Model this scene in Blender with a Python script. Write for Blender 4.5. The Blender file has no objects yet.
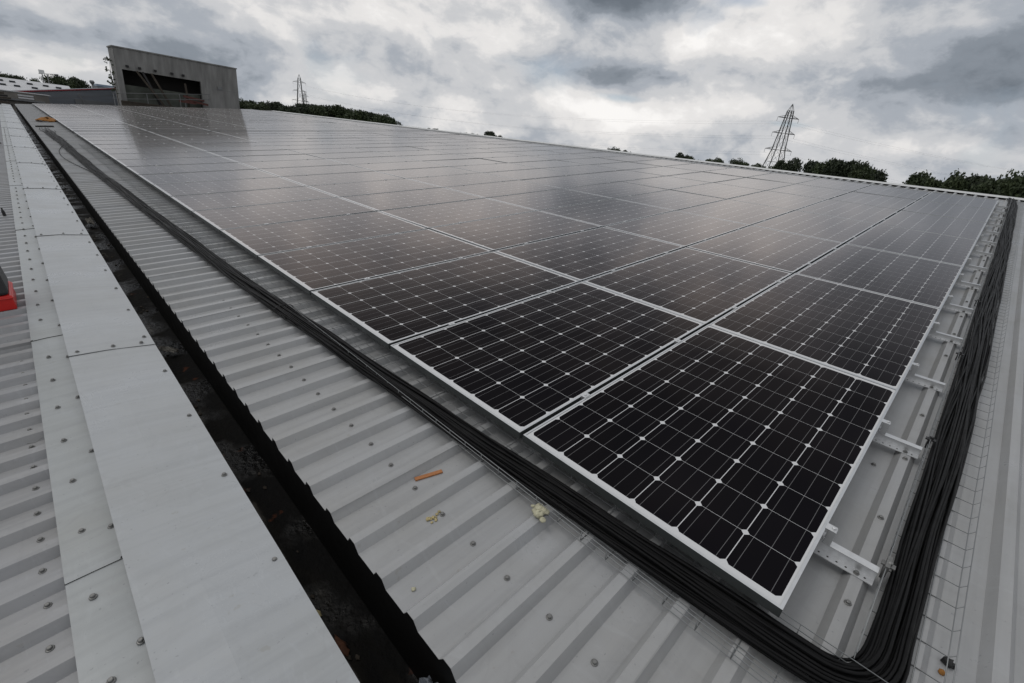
import bpy, math, random
from mathutils import Matrix, Vector, Euler
random.seed(7)
rad = math.radians
SC = bpy.context.scene
COL = SC.collection

# ------------------------------------------------------------------ frames
# roof frame: X up the slope from the lower panel edge, Y along the gutter, Z out of the roof
SLOPE = rad(6)
ROOF = Matrix.Translation((0, 0, 8)) @ Matrix.Rotation(-SLOPE, 4, 'Y')

# ------------------------------------------------------------------ camera
cd = bpy.data.cameras.new('camera')
cam = bpy.data.objects.new('camera', cd); COL.objects.link(cam)
Rc = Matrix(((0.7163452855, -0.6962713124, 0.0453397332),
             (-0.2882579377, -0.3544921769, -0.8895182167),
             (0.6354185969, 0.6241326430, -0.4546445323)))
m = Rc.transposed() @ Matrix(((1, 0, 0), (0, -1, 0), (0, 0, -1)))
m = m.to_4x4(); m.translation = Vector((-1.110, -0.006, 1.182))
cam.matrix_world = ROOF @ m
cd.sensor_width = 36; cd.lens = 464.024 * 36 / 1024
cd.clip_start = 0.02; cd.clip_end = 6000
SC.camera = cam

# ------------------------------------------------------------------ node helpers
class NT:
    def __init__(s, nt): s.t = nt; s.n = nt.nodes; s.l = nt.links
    def put(s, sock, v):
        if v is None: return
        if isinstance(v, bpy.types.NodeSocket): s.l.new(v, sock)
        elif isinstance(v, (tuple, list)) and len(v) == 3 and sock.type == 'RGBA': sock.default_value = (*v, 1)
        else: sock.default_value = v
    def math(s, op, a, b=None, c=None, clamp=False):
        n = s.n.new('ShaderNodeMath'); n.operation = op; n.use_clamp = clamp
        s.put(n.inputs[0], a); s.put(n.inputs[1], b)
        if c is not None: s.put(n.inputs[2], c)
        return n.outputs[0]
    def mix(s, f, a, b):
        n = s.n.new('ShaderNodeMix'); n.data_type = 'RGBA'
        s.put(n.inputs[0], f); s.put(n.inputs[6], a); s.put(n.inputs[7], b)
        return n.outputs[2]
    def noise(s, vec, scale, detail=4, rough=.5, dist=0):
        n = s.n.new('ShaderNodeTexNoise'); s.put(n.inputs['Vector'], vec)
        n.inputs['Scale'].default_value = scale; n.inputs['Detail'].default_value = detail
        n.inputs['Roughness'].default_value = rough; n.inputs['Distortion'].default_value = dist
        return n.outputs[0]
    def ramp(s, f, stops, interp='LINEAR'):
        n = s.n.new('ShaderNodeValToRGB'); s.put(n.inputs[0], f)
        e = n.color_ramp.elements; n.color_ramp.interpolation = interp
        while len(e) < len(stops): e.new(.5)
        for i, (p, c) in enumerate(stops):
            e[i].position = p; e[i].color = (*c, 1) if isinstance(c, tuple) else (c, c, c, 1)
        return n.outputs[0]
    def coord(s, which='Object', scale=None):
        o = s.n.new('ShaderNodeTexCoord').outputs[which]
        if scale:
            n = s.n.new('ShaderNodeMapping'); s.l.new(o, n.inputs[0]); n.inputs['Scale'].default_value = scale; o = n.outputs[0]
        return o
    def sep(s, v):
        n = s.n.new('ShaderNodeSeparateXYZ'); s.put(n.inputs[0], v); return n.outputs
    def comb(s, x, y, z):
        n = s.n.new('ShaderNodeCombineXYZ'); s.put(n.inputs[0], x); s.put(n.inputs[1], y); s.put(n.inputs[2], z); return n.outputs[0]
    def bump(s, h, strength, dist=.01):
        n = s.n.new('ShaderNodeBump'); s.put(n.inputs['Height'], h)
        n.inputs['Strength'].default_value = strength; n.inputs['Distance'].default_value = dist
        return n.outputs[0]

# ------------------------------------------------------------------ world: broken overcast sky
w = bpy.data.worlds.new('World'); SC.world = w; w.use_nodes = True
w.node_tree.nodes.clear(); N = NT(w.node_tree)
SUN_EL, SUN_AZ = 58, -38          # sun behind cloud, ahead and left of the camera (azimuth from +Y towards +X)
sky = N.n.new('ShaderNodeTexSky'); sky.sky_type = 'NISHITA'; sky.sun_disc = False
sky.sun_elevation = rad(SUN_EL); sky.sun_rotation = rad(SUN_AZ)
d = N.coord('Generated'); X, Y, Z = N.sep(d)
zc = N.math('MAXIMUM', Z, 0.0)
den = N.math('ADD', zc, 0.34)
p = N.comb(N.math('DIVIDE', X, den), N.math('DIVIDE', Y, den), 0.0)
el = N.math('MULTIPLY', N.math('ARCSINE', zc), 57.2958)
az = N.math('MULTIPLY', N.math('ARCTAN2', X, Y), 57.2958)
q3 = N.comb(X, Y, N.math('MULTIPLY', Z, 1.75))
warp = N.n.new('ShaderNodeTexNoise'); N.l.new(q3, warp.inputs['Vector']); warp.inputs['Scale'].default_value = 6.0; warp.inputs['Detail'].default_value = 5
vm = N.n.new('ShaderNodeVectorMath'); vm.operation = 'MULTIPLY_ADD'; N.l.new(warp.outputs['Color'], vm.inputs[0]); vm.inputs[1].default_value = (.16, .16, .16); N.l.new(q3, vm.inputs[2])
q4 = vm.outputs[0]
big = N.noise(q3, 2.6, 3, .5)
mid = N.noise(q4, 5.4, 9, .56, 0)
fine = N.noise(q3, 19.0, 5, .6, 0)
val = N.math('ADD', N.math('MULTIPLY', big, .45), N.math('MULTIPLY', mid, .86))
val = N.math('ADD', val, N.math('MULTIPLY', fine, .25))
val = N.math('SUBTRACT', val, .24)
# broad dark and bright cloud banks: azimuth, elevation, half widths in degrees, weight
for (a, e, sa, se, k) in [(83, 9.0, 11, 2.2, -.22), (70, 9.5, 6, 1.6, -.10), (52, 14.5, 7, 1.8, -.26), (50, 8.2, 8, 1.2, -.15),
                          (8, 4.2, 9, 1.3, -.17), (22, 6.0, 7, .9, -.10), (0, 9, 8, 2, -.10), (86, 4.2, 8, .9, .16), (67, 6.3, 7, 1.4, .15),
                          (57, 4.6, 10, 1.3, .16), (60, 11.5, 4, 1.8, .17), (28, 9.5, 8, 2.0, .12), (40, 10.5, 6, 2.0, .14), (34, 3.2, 9, 1.2, .08),
                          (87, 13.5, 8, 2, .03), (73, 13.5, 7, 1.8, .05), (2, 1.8, 8, .9, .12), (45, 5.2, 6, 1.0, .06), (70, 2.6, 20, 1.0, .05), (60, 52, 70, 20, .10), (90, 24, 12, 11, -.20), (32, 17, 16, 6, .14), (58, 27, 8, 4, -.10), (90, 12, 10, 2.4, -.12)]:
    da = N.math('DIVIDE', N.math('SUBTRACT', az, float(a)), float(sa)); de = N.math('DIVIDE', N.math('SUBTRACT', el, float(e)), float(se))
    g = N.math('EXPONENT', N.math('MULTIPLY', N.math('ADD', N.math('MULTIPLY', da, da), N.math('MULTIPLY', de, de)), -1.0))
    val = N.math('MULTIPLY_ADD', g, float(k), val)
cl = N.ramp(val, [(.14, (1.5, 1.74, 2.05)), (.32, (2.45, 2.75, 3.15)), (.43, (3.9, 4.2, 4.65)), (.56, (5.9, 5.98, 6.15)), (.68, (7.9, 7.75, 7.65)), (.82, (9.6, 9.4, 9.2))], 'EASE')
gap = N.noise(q4, 5.0, 6, .5, 0)
gapm = N.math('MULTIPLY', N.math('SUBTRACT', gap, .60), 5.0, clamp=True)
gapm = N.math('MULTIPLY', gapm, .5)
for (a, e, sa, se) in [(55.5, 6.1, 4.5, .55), (66, 15.0, 3.5, .7), (73, 5.2, 3, .4)]:
    da = N.math('DIVIDE', N.math('SUBTRACT', az, float(a)), float(sa)); de = N.math('DIVIDE', N.math('SUBTRACT', el, float(e)), float(se))
    g = N.math('EXPONENT', N.math('MULTIPLY', N.math('ADD', N.math('MULTIPLY', da, da), N.math('MULTIPLY', de, de)), -1.0))
    gapm = N.math('MAXIMUM', gapm, N.math('MULTIPLY', N.math('SUBTRACT', N.math('MULTIPLY_ADD', g, .45, N.math('MULTIPLY', gap, 1.6)), 1.13), 2.2, clamp=True))
col = N.mix(gapm, cl, N.mix(.5, sky.outputs[0], (4.2, 5.0, 5.9)))
bg = N.n.new('ShaderNodeBackground'); N.l.new(col, bg.inputs[0]); bg.inputs[1].default_value = 0.1
wo = N.n.new('ShaderNodeOutputWorld'); N.l.new(bg.outputs[0], wo.inputs[0])

# ------------------------------------------------------------------ sun behind the cloud
sd = bpy.data.lights.new('sun', 'SUN'); sd.energy = 0.55; sd.angle = rad(25); sd.color = (1, .96, .9)
so = bpy.data.objects.new('sun', sd); COL.objects.link(so)
a_, e_ = rad(SUN_AZ), rad(SUN_EL)
so.rotation_euler = Vector((math.sin(a_) * math.cos(e_), math.cos(a_) * math.cos(e_), math.sin(e_))).to_track_quat('Z', 'Y').to_euler()
so.location = (0, 0, 60)

# ------------------------------------------------------------------ exposure
vs = SC.view_settings
vs.view_transform = 'Standard'; vs.look = 'None'; vs.exposure = 0.0; vs.gamma = 1.0; vs.use_curve_mapping = False
SC.cycles.max_bounces = 6

# ------------------------------------------------------------------ materials
def mat(name, color, rough=.6, metal=0, var=0, scale=3, bump=0, bscale=40, spec=.5, var_col=None, stretch=None):
    mt = bpy.data.materials.new(name); mt.use_nodes = True
    nt = NT(mt.node_tree); b = mt.node_tree.nodes['Principled BSDF']
    b.inputs['Roughness'].default_value = rough; b.inputs['Metallic'].default_value = metal
    b.inputs['Specular IOR Level'].default_value = spec
    b.inputs['Base Color'].default_value = (*color, 1)
    if var:
        c = nt.coord('Object', stretch)
        n = nt.ramp(nt.noise(c, scale, 6, .6), [(.35, 0.0), (.7, 1.0)])
        dc = var_col or tuple(x * (1 - var) for x in color)
        nt.l.new(nt.mix(n, color, dc), b.inputs['Base Color'])
        nt.l.new(nt.math('MULTIPLY_ADD', n, .12, rough - .05), b.inputs['Roughness'])
    if bump:
        c = nt.coord('Object'); nt.l.new(nt.bump(nt.noise(c, bscale, 4, .6), bump, .004), b.inputs['Normal'])
    return mt

def paint_mat(name, color, rough, seed, dirt=.3, lap=None):
    """coated sheet steel: slight mottling, small dirt specks, faint water marks running down the slope (X)"""
    mt = bpy.data.materials.new(name); mt.use_nodes = True
    nt = NT(mt.node_tree); b = mt.node_tree.nodes['Principled BSDF']
    c = nt.coord('Object'); mp = nt.n.new('ShaderNodeMapping'); nt.l.new(c, mp.inputs[0]); mp.inputs['Location'].default_value = (seed, seed * 2, 0); c = mp.outputs[0]
    x, y, z = nt.sep(c)
    blot = nt.ramp(nt.noise(c, 2.2, 8, .62), [(.3, 0.0), (.75, 1.0)])
    st = nt.ramp(nt.noise(nt.comb(nt.math('MULTIPLY', x, 1.2), nt.math('MULTIPLY', y, 26.0), z), 1.0, 5, .6), [(.45, 0.0), (.8, 1.0)])
    sp = nt.ramp(nt.noise(c, 85, 2, .5), [(.70, 0.0), (.76, 1.0)])
    sp2 = nt.ramp(nt.noise(c, 26, 3, .5), [(.71, 0.0), (.75, 1.0)])
    drk = tuple(v * .55 for v in color); wrm = (color[0] * .74, color[1] * .70, color[2] * .62); lit = tuple(v * 1.13 for v in color)
    scuff = nt.ramp(nt.noise(nt.comb(nt.math('MULTIPLY', x, 9.0), nt.math('MULTIPLY', y, 3.0), z), 1.7, 7, .7, 1.2), [(.56, 0.0), (.64, 1.0)])
    ring_ = nt.ramp(nt.noise(c, 5.5, 2, .4, .8), [(.47, 0.0), (.495, 1.0), (.52, 0.0)])
    k = nt.mix(nt.math('MULTIPLY', blot, dirt), color, wrm)
    k = nt.mix(nt.math('MULTIPLY', st, dirt * .8), k, drk)
    k = nt.mix(nt.math('MULTIPLY', scuff, dirt * .45), k, lit)
    k = nt.mix(nt.math('MULTIPLY', nt.math('MULTIPLY', ring_, blot), dirt * .35), k, drk)
    k = nt.mix(nt.math('MULTIPLY', sp, .6), k, drk)
    k = nt.mix(nt.math('MULTIPLY', sp2, .45), k, wrm)
    nt.l.new(k, b.inputs['Base Color'])
    nt.l.new(nt.math('ADD', nt.math('MULTIPLY_ADD', blot, .20, rough - .06), nt.math('MULTIPLY', scuff, .10)), b.inputs['Roughness'])
    hh = nt.math('ADD', nt.noise(c, 3.0, 2, .5), nt.math('MULTIPLY', nt.noise(c, 11, 3, .5), .22))
    nt.l.new(nt.bump(hh, .35, .012), b.inputs['Normal'])
    return mt

M = {}
M['sheet'] = paint_mat('coated_roof_sheet', (.33, .338, .348), .30, 0, .5)
M['sheet_old'] = paint_mat('weathered_roof_sheet', (.31, .318, .335), .34, 5, .65)
M['cap'] = paint_mat('pale_flashing_steel', (.38, .40, .42), .28, 9, .42)
M['strip'] = paint_mat('narrow_flashing_steel', (.35, .37, .38), .32, 14, .45)
M['ridge'] = paint_mat('ridge_flashing', (.60, .61, .61), .4, 3, .25)
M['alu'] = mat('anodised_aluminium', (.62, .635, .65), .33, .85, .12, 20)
M['aluside'] = mat('shaded_frame_side', (.10, .11, .11), .4, .5, .2, 20)  # darker copy of the frame aluminium, shade of the sides put into colour
M['alu2'] = mat('mill_aluminium', (.66, .67, .68), .34, .7, .15, 30)
M['galv'] = mat('galvanised_wire', (.24, .25, .255), .45, .7)
M['screw'] = mat('screw_steel', (.22, .22, .215), .45, .7, .3, 60)
M['washer'] = mat('screw_washer', (.10, .10, .10), .7)
M['black'] = mat('black_cable_sheath', (.007, .007, .0075), .5, 0, .3, 20, spec=.13)
M['blackplastic'] = mat('black_plastic', (.012, .012, .013), .5)
M['backsheet'] = mat('panel_underside', (.5, .5, .5), .6)
M['concrete'] = mat('weathered_concrete', (.235, .235, .23), .9, 0, .45, .8, .3, 6, stretch=(3, 3, .5))
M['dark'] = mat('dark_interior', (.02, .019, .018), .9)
M['mossy'] = mat('stained_blockwork', (.10, .11, .095), .9, 0, .4, 2)
M['timber'] = mat('old_timber', (.055, .045, .034), .85, 0, .4, 4)
M['rustred'] = mat('faded_red_boards', (.11, .035, .028), .7, 0, .4, 5)
M['greyclad'] = mat('grey_cladding', (.135, .15, .17), .6, 0, .2, 1.2, stretch=(.3, 1, 3))
M['redtrim'] = mat('red_trim', (.22, .02, .028), .8)
M['whiteclad'] = mat('white_cladding', (.50, .51, .53), .6, 0, .15, .5)
M['brownclad'] = mat('drab_shed_wall', (.17, .16, .145), .8, 0, .35, 1.5)
M['glass'] = mat('dark_window', (.03, .035, .04), .15)
M['steel'] = mat('pylon_steel', (.065, .068, .07), .6, .2)
M['bark'] = mat('tree_bark', (.06, .045, .035), .9)
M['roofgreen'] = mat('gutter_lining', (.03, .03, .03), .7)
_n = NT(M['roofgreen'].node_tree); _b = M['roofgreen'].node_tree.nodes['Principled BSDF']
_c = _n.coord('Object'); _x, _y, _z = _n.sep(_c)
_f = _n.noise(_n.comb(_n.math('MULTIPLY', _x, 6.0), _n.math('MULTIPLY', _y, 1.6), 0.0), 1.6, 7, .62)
_e = _n.math('MULTIPLY_ADD', _n.math('ADD', _x, .80), -1.6, _f)          # silt at left; blackened rightwards to stand for the overhang's shadow
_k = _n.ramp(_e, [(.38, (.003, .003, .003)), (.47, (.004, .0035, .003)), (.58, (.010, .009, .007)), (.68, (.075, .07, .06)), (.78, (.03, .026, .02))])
_r = _n.ramp(_n.noise(_c, 7.0, 5, .6), [(.64, 0.0), (.69, .8)])
_n.l.new(_n.mix(_r, _k, (.10, .032, .014)), _b.inputs['Base Color']); _b.inputs['Specular IOR Level'].default_value = .15
_n.l.new(_n.ramp(_n.noise(_c, 2.6, 4, .5), [(.44, .12), (.52, .75)]), _b.inputs['Roughness'])
_n.l.new(_n.bump(_n.noise(_c, 30, 5, .6), .8, .01), _b.inputs['Normal'])
M['orangewood'] = mat('cut_softwood', (.42, .17, .06), .7, 0, .35, 60, stretch=(1, 6, 6))
M['foam'] = mat('yellow_sealant_foam', (.50, .42, .22), .8, 0, .4, 60)
M['foampale'] = mat('pale_sealant_foam', (.52, .50, .36), .8, 0, .3, 60)
M['plasticbag'] = mat('crumpled_grey_plastic', (.30, .33, .37), .35, 0, .5, 18)
M['rustleaf'] = mat('rusty_debris', (.12, .045, .02), .8, 0, .5, 30)
M['void'] = mat('shade_and_bead_black', (.006, .006, .006), .6, 0, .4, 9, spec=.2)  # near-black stands for shade under the sheet ends; also colours lap beads
M['silt'] = mat('silt', (.045, .035, .025), .9, 0, .4, 30)
M['ragdirty'] = mat('dirty_cloth', (.20, .19, .17), .9, 0, .5, 20)
M['red'] = mat('glossy_red_plastic', (.50, .015, .012), .35)
M['ropeorange'] = mat('orange_brown_rope', (.36, .16, .035), .85, 0, .5, 30)
M['grass'] = mat('rough_grass', (.055, .08, .028), .95, 0, .4, .02, var_col=(.10, .10, .05))
M['asphalt'] = mat('yard_asphalt', (.05, .05, .05), .9, 0, .2, .3)
M['ins'] = mat('dull_metal', (.16, .165, .17), .5, .5)

# crown leaves: kind colour with clump to clump change carried by the leaves themselves
def leaf_mat(name, c1, c2):
    mt = bpy.data.materials.new(name); mt.use_nodes = True
    nt = NT(mt.node_tree); b = mt.node_tree.nodes['Principled BSDF']
    c = nt.coord('Object')
    nt.l.new(nt.mix(nt.ramp(nt.noise(c, .9, 4, .6), [(.35, 0.0), (.65, 1.0)]), c1, c2), b.inputs['Base Color'])
    b.inputs['Roughness'].default_value = .7
    return mt
M['leafA'] = leaf_mat('oak_leaves', (.018, .032, .011), (.048, .066, .024))
M['leafB'] = leaf_mat('dark_leaves', (.013, .022, .010), (.026, .038, .015))

# photovoltaic laminate: 6 x 10 cells with clipped corners, busbars and a white backsheet between them
PL_, PW_ = 1.6670, .986            # panel length (up slope) and width
def cell_mat():
    mt = bpy.data.materials.new('photovoltaic_cells'); mt.use_nodes = True
    nt = NT(mt.node_tree); b = mt.node_tree.nodes['Principled BSDF']
    x, y, z = nt.sep(nt.coord('Object'))
    u = nt.math('DIVIDE', nt.math('SUBTRACT', x, PL_ / 2 - 5 * .1604), .1604)
    v = nt.math('DIVIDE', nt.math('SUBTRACT', y, PW_ / 2 - 3 * .1592), .1592)
    ax = nt.math('MULTIPLY', nt.math('ABSOLUTE', nt.math('SUBTRACT', nt.math('FRACT', u), .5)), .1604)
    fv = nt.math('SUBTRACT', nt.math('FRACT', v), .5)
    ay = nt.math('MULTIPLY', nt.math('ABSOLUTE', fv), .1592)
    a = nt.math('LESS_THAN', ax, .0796); c = nt.math('LESS_THAN', ay, .0783)
    e = nt.math('LESS_THAN', nt.math('ADD', ax, ay), .1460)
    ins = nt.math('MULTIPLY', nt.math('MULTIPLY', a, c), e)
    for (s, hi) in ((u, 10.0), (v, 6.0)):
        ins = nt.math('MULTIPLY', ins, nt.math('MULTIPLY', nt.math('GREATER_THAN', s, 0.0), nt.math('LESS_THAN', s, hi)))
    bb = nt.math('MULTIPLY', nt.math('ABSOLUTE', nt.math('SUBTRACT', nt.math('FRACT', nt.math('MULTIPLY', nt.math('ADD', fv, .5), 3.0)), .5)), .0525)
    bus = nt.math('MULTIPLY', nt.math('LESS_THAN', bb, .0008), ins)
    r = nt.noise(nt.comb(nt.math('FLOOR', u), nt.math('FLOOR', v), 0.0), 3.7, 0)
    cc = nt.mix(r, (.0025, .0025, .0035), (.0045, .0045, .007))
    k = nt.mix(ins, (.58, .59, .60), cc)
    k = nt.mix(nt.math('MULTIPLY', bus, .8), k, (.16, .16, .165))
    nt.l.new(k, b.inputs['Base Color'])
    # anti-reflective textured glass: nearly no mirror face on, strong at grazing angles; thin uneven dust
    du = nt.noise(nt.coord('Object'), 2.5, 5, .6)
    b.inputs['Roughness'].default_value = .5; b.inputs['Specular IOR Level'].default_value = 0.0
    lw = nt.n.new('ShaderNodeLayerWeight'); lw.inputs[0].default_value = .5
    fr_ = nt.ramp(lw.outputs['Facing'], [(0.0, .006), (.30, .006), (.47, .009), (.57, .022), (.65, .075), (.72, .20), (.80, .40), (.90, .60), (1.0, .8)])
    tint = nt.mix(nt.ramp(lw.outputs['Facing'], [(.70, 0.0), (.90, 1.0)]), (1.0, .87, .82), (1.0, .975, .97))
    gl = nt.n.new('ShaderNodeBsdfGlossy'); nt.l.new(tint, gl.inputs['Color']); nt.l.new(nt.math('MULTIPLY_ADD', du, .07, .075), gl.inputs['Roughness'])
    ms = nt.n.new('ShaderNodeMixShader'); nt.l.new(fr_, ms.inputs[0]); nt.l.new(b.outputs[0], ms.inputs[1]); nt.l.new(gl.outputs[0], ms.inputs[2])
    dd_ = nt.n.new('ShaderNodeBsdfDiffuse'); dd_.inputs[0].default_value = (.34, .325, .315, 1)      # dust haze blended in by view angle to pale the reflections
    m2 = nt.n.new('ShaderNodeMixShader'); nt.l.new(nt.ramp(lw.outputs['Facing'], [(.60, 0.0), (.80, .06), (.93, .17), (1.0, .28)]), m2.inputs[0]); nt.l.new(ms.outputs[0], m2.inputs[1]); nt.l.new(dd_.outputs[0], m2.inputs[2])
    out = [n for n in mt.node_tree.nodes if n.type == 'OUTPUT_MATERIAL'][0]; nt.l.new(m2.outputs[0], out.inputs[0])
    return mt
M['cells'] = cell_mat()

# ------------------------------------------------------------------ mesh builder
class MB:
    def __init__(s): s.v = []; s.f = []; s.sm = []
    def add(s, vs, fs, smooth=False):
        o = len(s.v); s.v += [tuple(v) for v in vs]; s.f += [tuple(i + o for i in f) for f in fs]; s.sm += [smooth] * len(fs)
    def box(s, x0, x1, y0, y1, z0, z1, mt=None):
        vs = [Vector((x, y, z)) for x in (x0, x1) for y in (y0, y1) for z in (z0, z1)]
        if mt: vs = [mt @ v for v in vs]
        s.add(vs, [(0, 1, 3, 2), (4, 6, 7, 5), (0, 4, 5, 1), (2, 3, 7, 6), (0, 2, 6, 4), (1, 5, 7, 3)])
    def bar(s, a, b, w, h=None):
        a, b = Vector(a), Vector(b); h = h or w; dd = (b - a)
        q = dd.to_track_quat('X', 'Z').to_matrix().to_4x4(); q.translation = a
        s.box(0, dd.length, -w / 2, w / 2, -h / 2, h / 2, q)
    def tube(s, pts, r, n=6, rs=None, cap=True):
        pts = [Vector(p) for p in pts]; o = len(s.v); k = len(pts); up = Vector((0, 0, 1)); prev = None
        for i, p_ in enumerate(pts):
            t = (pts[min(i + 1, k - 1)] - pts[max(i - 1, 0)]).normalized()
            sd_ = t.cross(up)
            if sd_.length < 1e-3: sd_ = t.cross(Vector((0, 1, 0)))
            sd_.normalize(); u2 = sd_.cross(t); rr = rs[i] if rs else r
            for j in range(n):
                a = 2 * math.pi * j / n; s.v.append(tuple(p_ + (sd_ * math.cos(a) + u2 * math.sin(a)) * rr))
        for i in range(k - 1):
            for j in range(n):
                s.f.append((o + i * n + j, o + i * n + (j + 1) % n, o + (i + 1) * n + (j + 1) % n, o + (i + 1) * n + j)); s.sm.append(True)
        if cap:
            s.f.append(tuple(o + j for j in range(n))[::-1]); s.sm.append(False)
            s.f.append(tuple(o + (k - 1) * n + j for j in range(n))); s.sm.append(False)
    def lathe(s, c, prof, n=12):
        o = len(s.v); c = Vector(c)
        for (r, z) in prof:
            for j in range(n):
                a = 2 * math.pi * j / n; s.v.append((c.x + r * math.cos(a), c.y + r * math.sin(a), c.z + z))
        for i in range(len(prof) - 1):
            for j in range(n):
                s.f.append((o + i * n + j, o + i * n + (j + 1) % n, o + (i + 1) * n + (j + 1) % n, o + (i + 1) * n + j)); s.sm.append(False)
        s.f.append(tuple(o + (len(prof) - 1) * n + j for j in range(n))); s.sm.append(False)
    def extrude_y(s, prof, y0, y1):       # closed profile in XZ
        n = len(prof)
        vs = [(x, y0, z) for x, z in prof] + [(x, y1, z) for x, z in prof]
        fs = [(i, (i + 1) % n, n + (i + 1) % n, n + i) for i in range(n)] + [tuple(range(n))[::-1], tuple(range(n, 2 * n))]
        s.add(vs, fs)
    def blob(s, c, r, seed, n=9, m_=6, amp=.35, sq=(1, 1, 1)):
        rnd = random.Random(seed); o = len(s.v); c = Vector(c)
        for i in range(m_ + 1):
            for j in range(n):
                th = math.pi * i / m_; ph = 2 * math.pi * j / n; k = r * (1 + rnd.uniform(-amp, amp))
                s.v.append((c.x + k * math.sin(th) * math.cos(ph) * sq[0], c.y + k * math.sin(th) * math.sin(ph) * sq[1], c.z + k * math.cos(th) * sq[2]))
        for i in range(m_):
            for j in range(n):
                s.f.append((o + i * n + j, o + (i + 1) * n + j, o + (i + 1) * n + (j + 1) % n, o + i * n + (j + 1) % n)); s.sm.append(True)
    def build(s, name, material, parent=None, mw=None, bevel=0):
        me = bpy.data.meshes.new(name); me.from_pydata(s.v, [], s.f); me.validate()
        if len(me.polygons) == len(s.sm): me.polygons.foreach_set('use_smooth', s.sm)
        me.materials.append(material); me.update()
        return link(name, me, parent, mw, bevel)

def link(name, me, parent=None, mw=None, bevel=0):
    o = bpy.data.objects.new(name, me); COL.objects.link(o)
    if parent: o.parent = parent
    if mw is not None: o.matrix_local = mw
    if bevel:
        b = o.modifiers.new('bevel', 'BEVEL'); b.width = bevel; b.segments = 2; b.limit_method = 'ANGLE'
    return o
def tag(o, label=None, cat=None, group=None, kind=None):
    if label: o['label'] = label
    if cat: o['category'] = cat
    if group: o['group'] = group
    if kind: o['kind'] = kind
    return o
def thing(name, label, cat, mw, group=None):
    o = bpy.data.objects.new(name, None); COL.objects.link(o); o.matrix_world = mw; o.empty_display_size = .2
    return tag(o, label, cat, group)
def T(x, y, z): return Matrix.Translation((x, y, z))
def RZ(a): return Matrix.Rotation(a, 4, 'Z')

# ================================================================== GROUND
g = MB(); g.add([(-2500, -2500, 0), (2500, -2500, 0), (2500, 2500, 0), (-2500, 2500, 0)], [(0, 1, 2, 3)])
tag(g.build('ground', M['grass']), kind='structure')
g = MB(); g.add([(-60, -40, .02), (75, -40, .02), (75, 110, .02), (-60, 110, .02)], [(0, 1, 2, 3)])
tag(g.build('yard', M['asphalt']), kind='structure')

# ================================================================== WAREHOUSE (the building whose roof this is)
ZT = -.12                       # trough of the sheets in the roof frame
YN, YF = -4.0, 41.0             # near and far end of the roof
XR = 13.40                      # ridge
wh = thing('warehouse', 'pale grey warehouse with a corrugated steel roof carrying the solar panels', 'building', ROOF)

def corrugated(x0, x1, y0, y1, z, pitch, crest_y, crest, side, h, rake=0.0, nx=1):
    """ribs run along X; returns MB with a 1 mm deep turned-down front edge"""
    b = MB(); prof = []
    k = math.floor((y0 - crest_y) / pitch); y = crest_y + k * pitch
    while y < y1 + pitch:
        for (dy, dz) in ((-crest / 2 - side, 0), (-crest / 2, h), (crest / 2, h), (crest / 2 + side, 0), (crest/2 + side + (pitch - crest - 2 * side) * .48, .0006), (crest/2 + side + (pitch - crest - 2 * side) * .52, .0006)):
            prof.append((y + dy, z + dz))
        y += pitch
    prof = [p_ for p_ in prof if y0 <= p_[0] <= y1]
    n = len(prof); vs = []
    for i in range(nx + 1):
        x = x0 + (x1 - x0) * i / nx
        vs += [(x, yy, zz) for yy, zz in prof]
    fs = [(i * n + j, (i + 1) * n + j, (i + 1) * n + j + 1, i * n + j + 1) for i in range(nx) for j in range(n - 1)]
    b.add(vs, fs)
    return b
PITCH, CREST0 = .1673, -.114
sheet = corrugated(-.715, XR, YN, YF, ZT, PITCH, CREST0, .032, .020, .030).build('roof_sheet', M['sheet'], wh)
so_ = sheet.modifiers.new('thick', 'SOLIDIFY'); so_.thickness = .0012; so_.offset = -1
tag(sheet, 'corrugated slope under and around the panels')
# lower roof to the left of the gutter
low = corrugated(-9.0, -1.30, YN, YF, ZT - .036, .1520, .034, .040, .020, .030).build('roof_sheet', M['sheet_old'], wh)
tag(low, 'weathered corrugated slope left of the flashings')
# side lap of two sheets at the left
far_side = MB(); far_side.add([(XR, YN, ZT + .03), (XR, YF, ZT + .03), (XR + 13, YF, ZT - 2.7), (XR + 13, YN, ZT - 2.7)], [(0, 3, 2, 1)])
far_side.build('roof_sheet', M['sheet'], wh)

for k in range(-3, 40):
    yl = CREST0 + PITCH * (6 * k + 2) - .0172
    if yl < YF - .5:
        b = MB(); b.box(-.716, XR, yl - .0012, yl + .0004, ZT + .0300, ZT + .0314); b.build('side_lap', M['sheet'], wh)

# gutter box between the flashing and the sheet ends
gt = MB()
gt.add([(-.893, YN, ZT - .006), (-.893, YF, ZT - .006), (-.889, YN, -.43), (-.889, YF, -.43), (-.60, YN, -.43), (-.60, YF, -.43), (-.60, YN, ZT - .01), (-.60, YF, ZT - .01)],
       [(0, 1, 3, 2), (2, 3, 5, 4), (4, 5, 7, 6)])
gt.build('gutter', M['roofgreen'], wh)
# board under the sheet ends, blackened to stand for the overhang's shadow
fl = MB(); fl.box(-.704, -.664, YN, YF, -.43, ZT - .003)
fl.build('eave_shade_board', M['void'], wh)

# screw prototype
sm_ = MB(); sm_.lathe((0, 0, 0), [(.0102, 0), (.0102, .0018), (.0088, .0030), (.0066, .0034), (.0066, .0085), (.0048, .0098)], 10)
me_s = bpy.data.meshes.new('screw'); me_s.from_pydata(sm_.v, [], sm_.f); me_s.materials.append(M['screw'])

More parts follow.
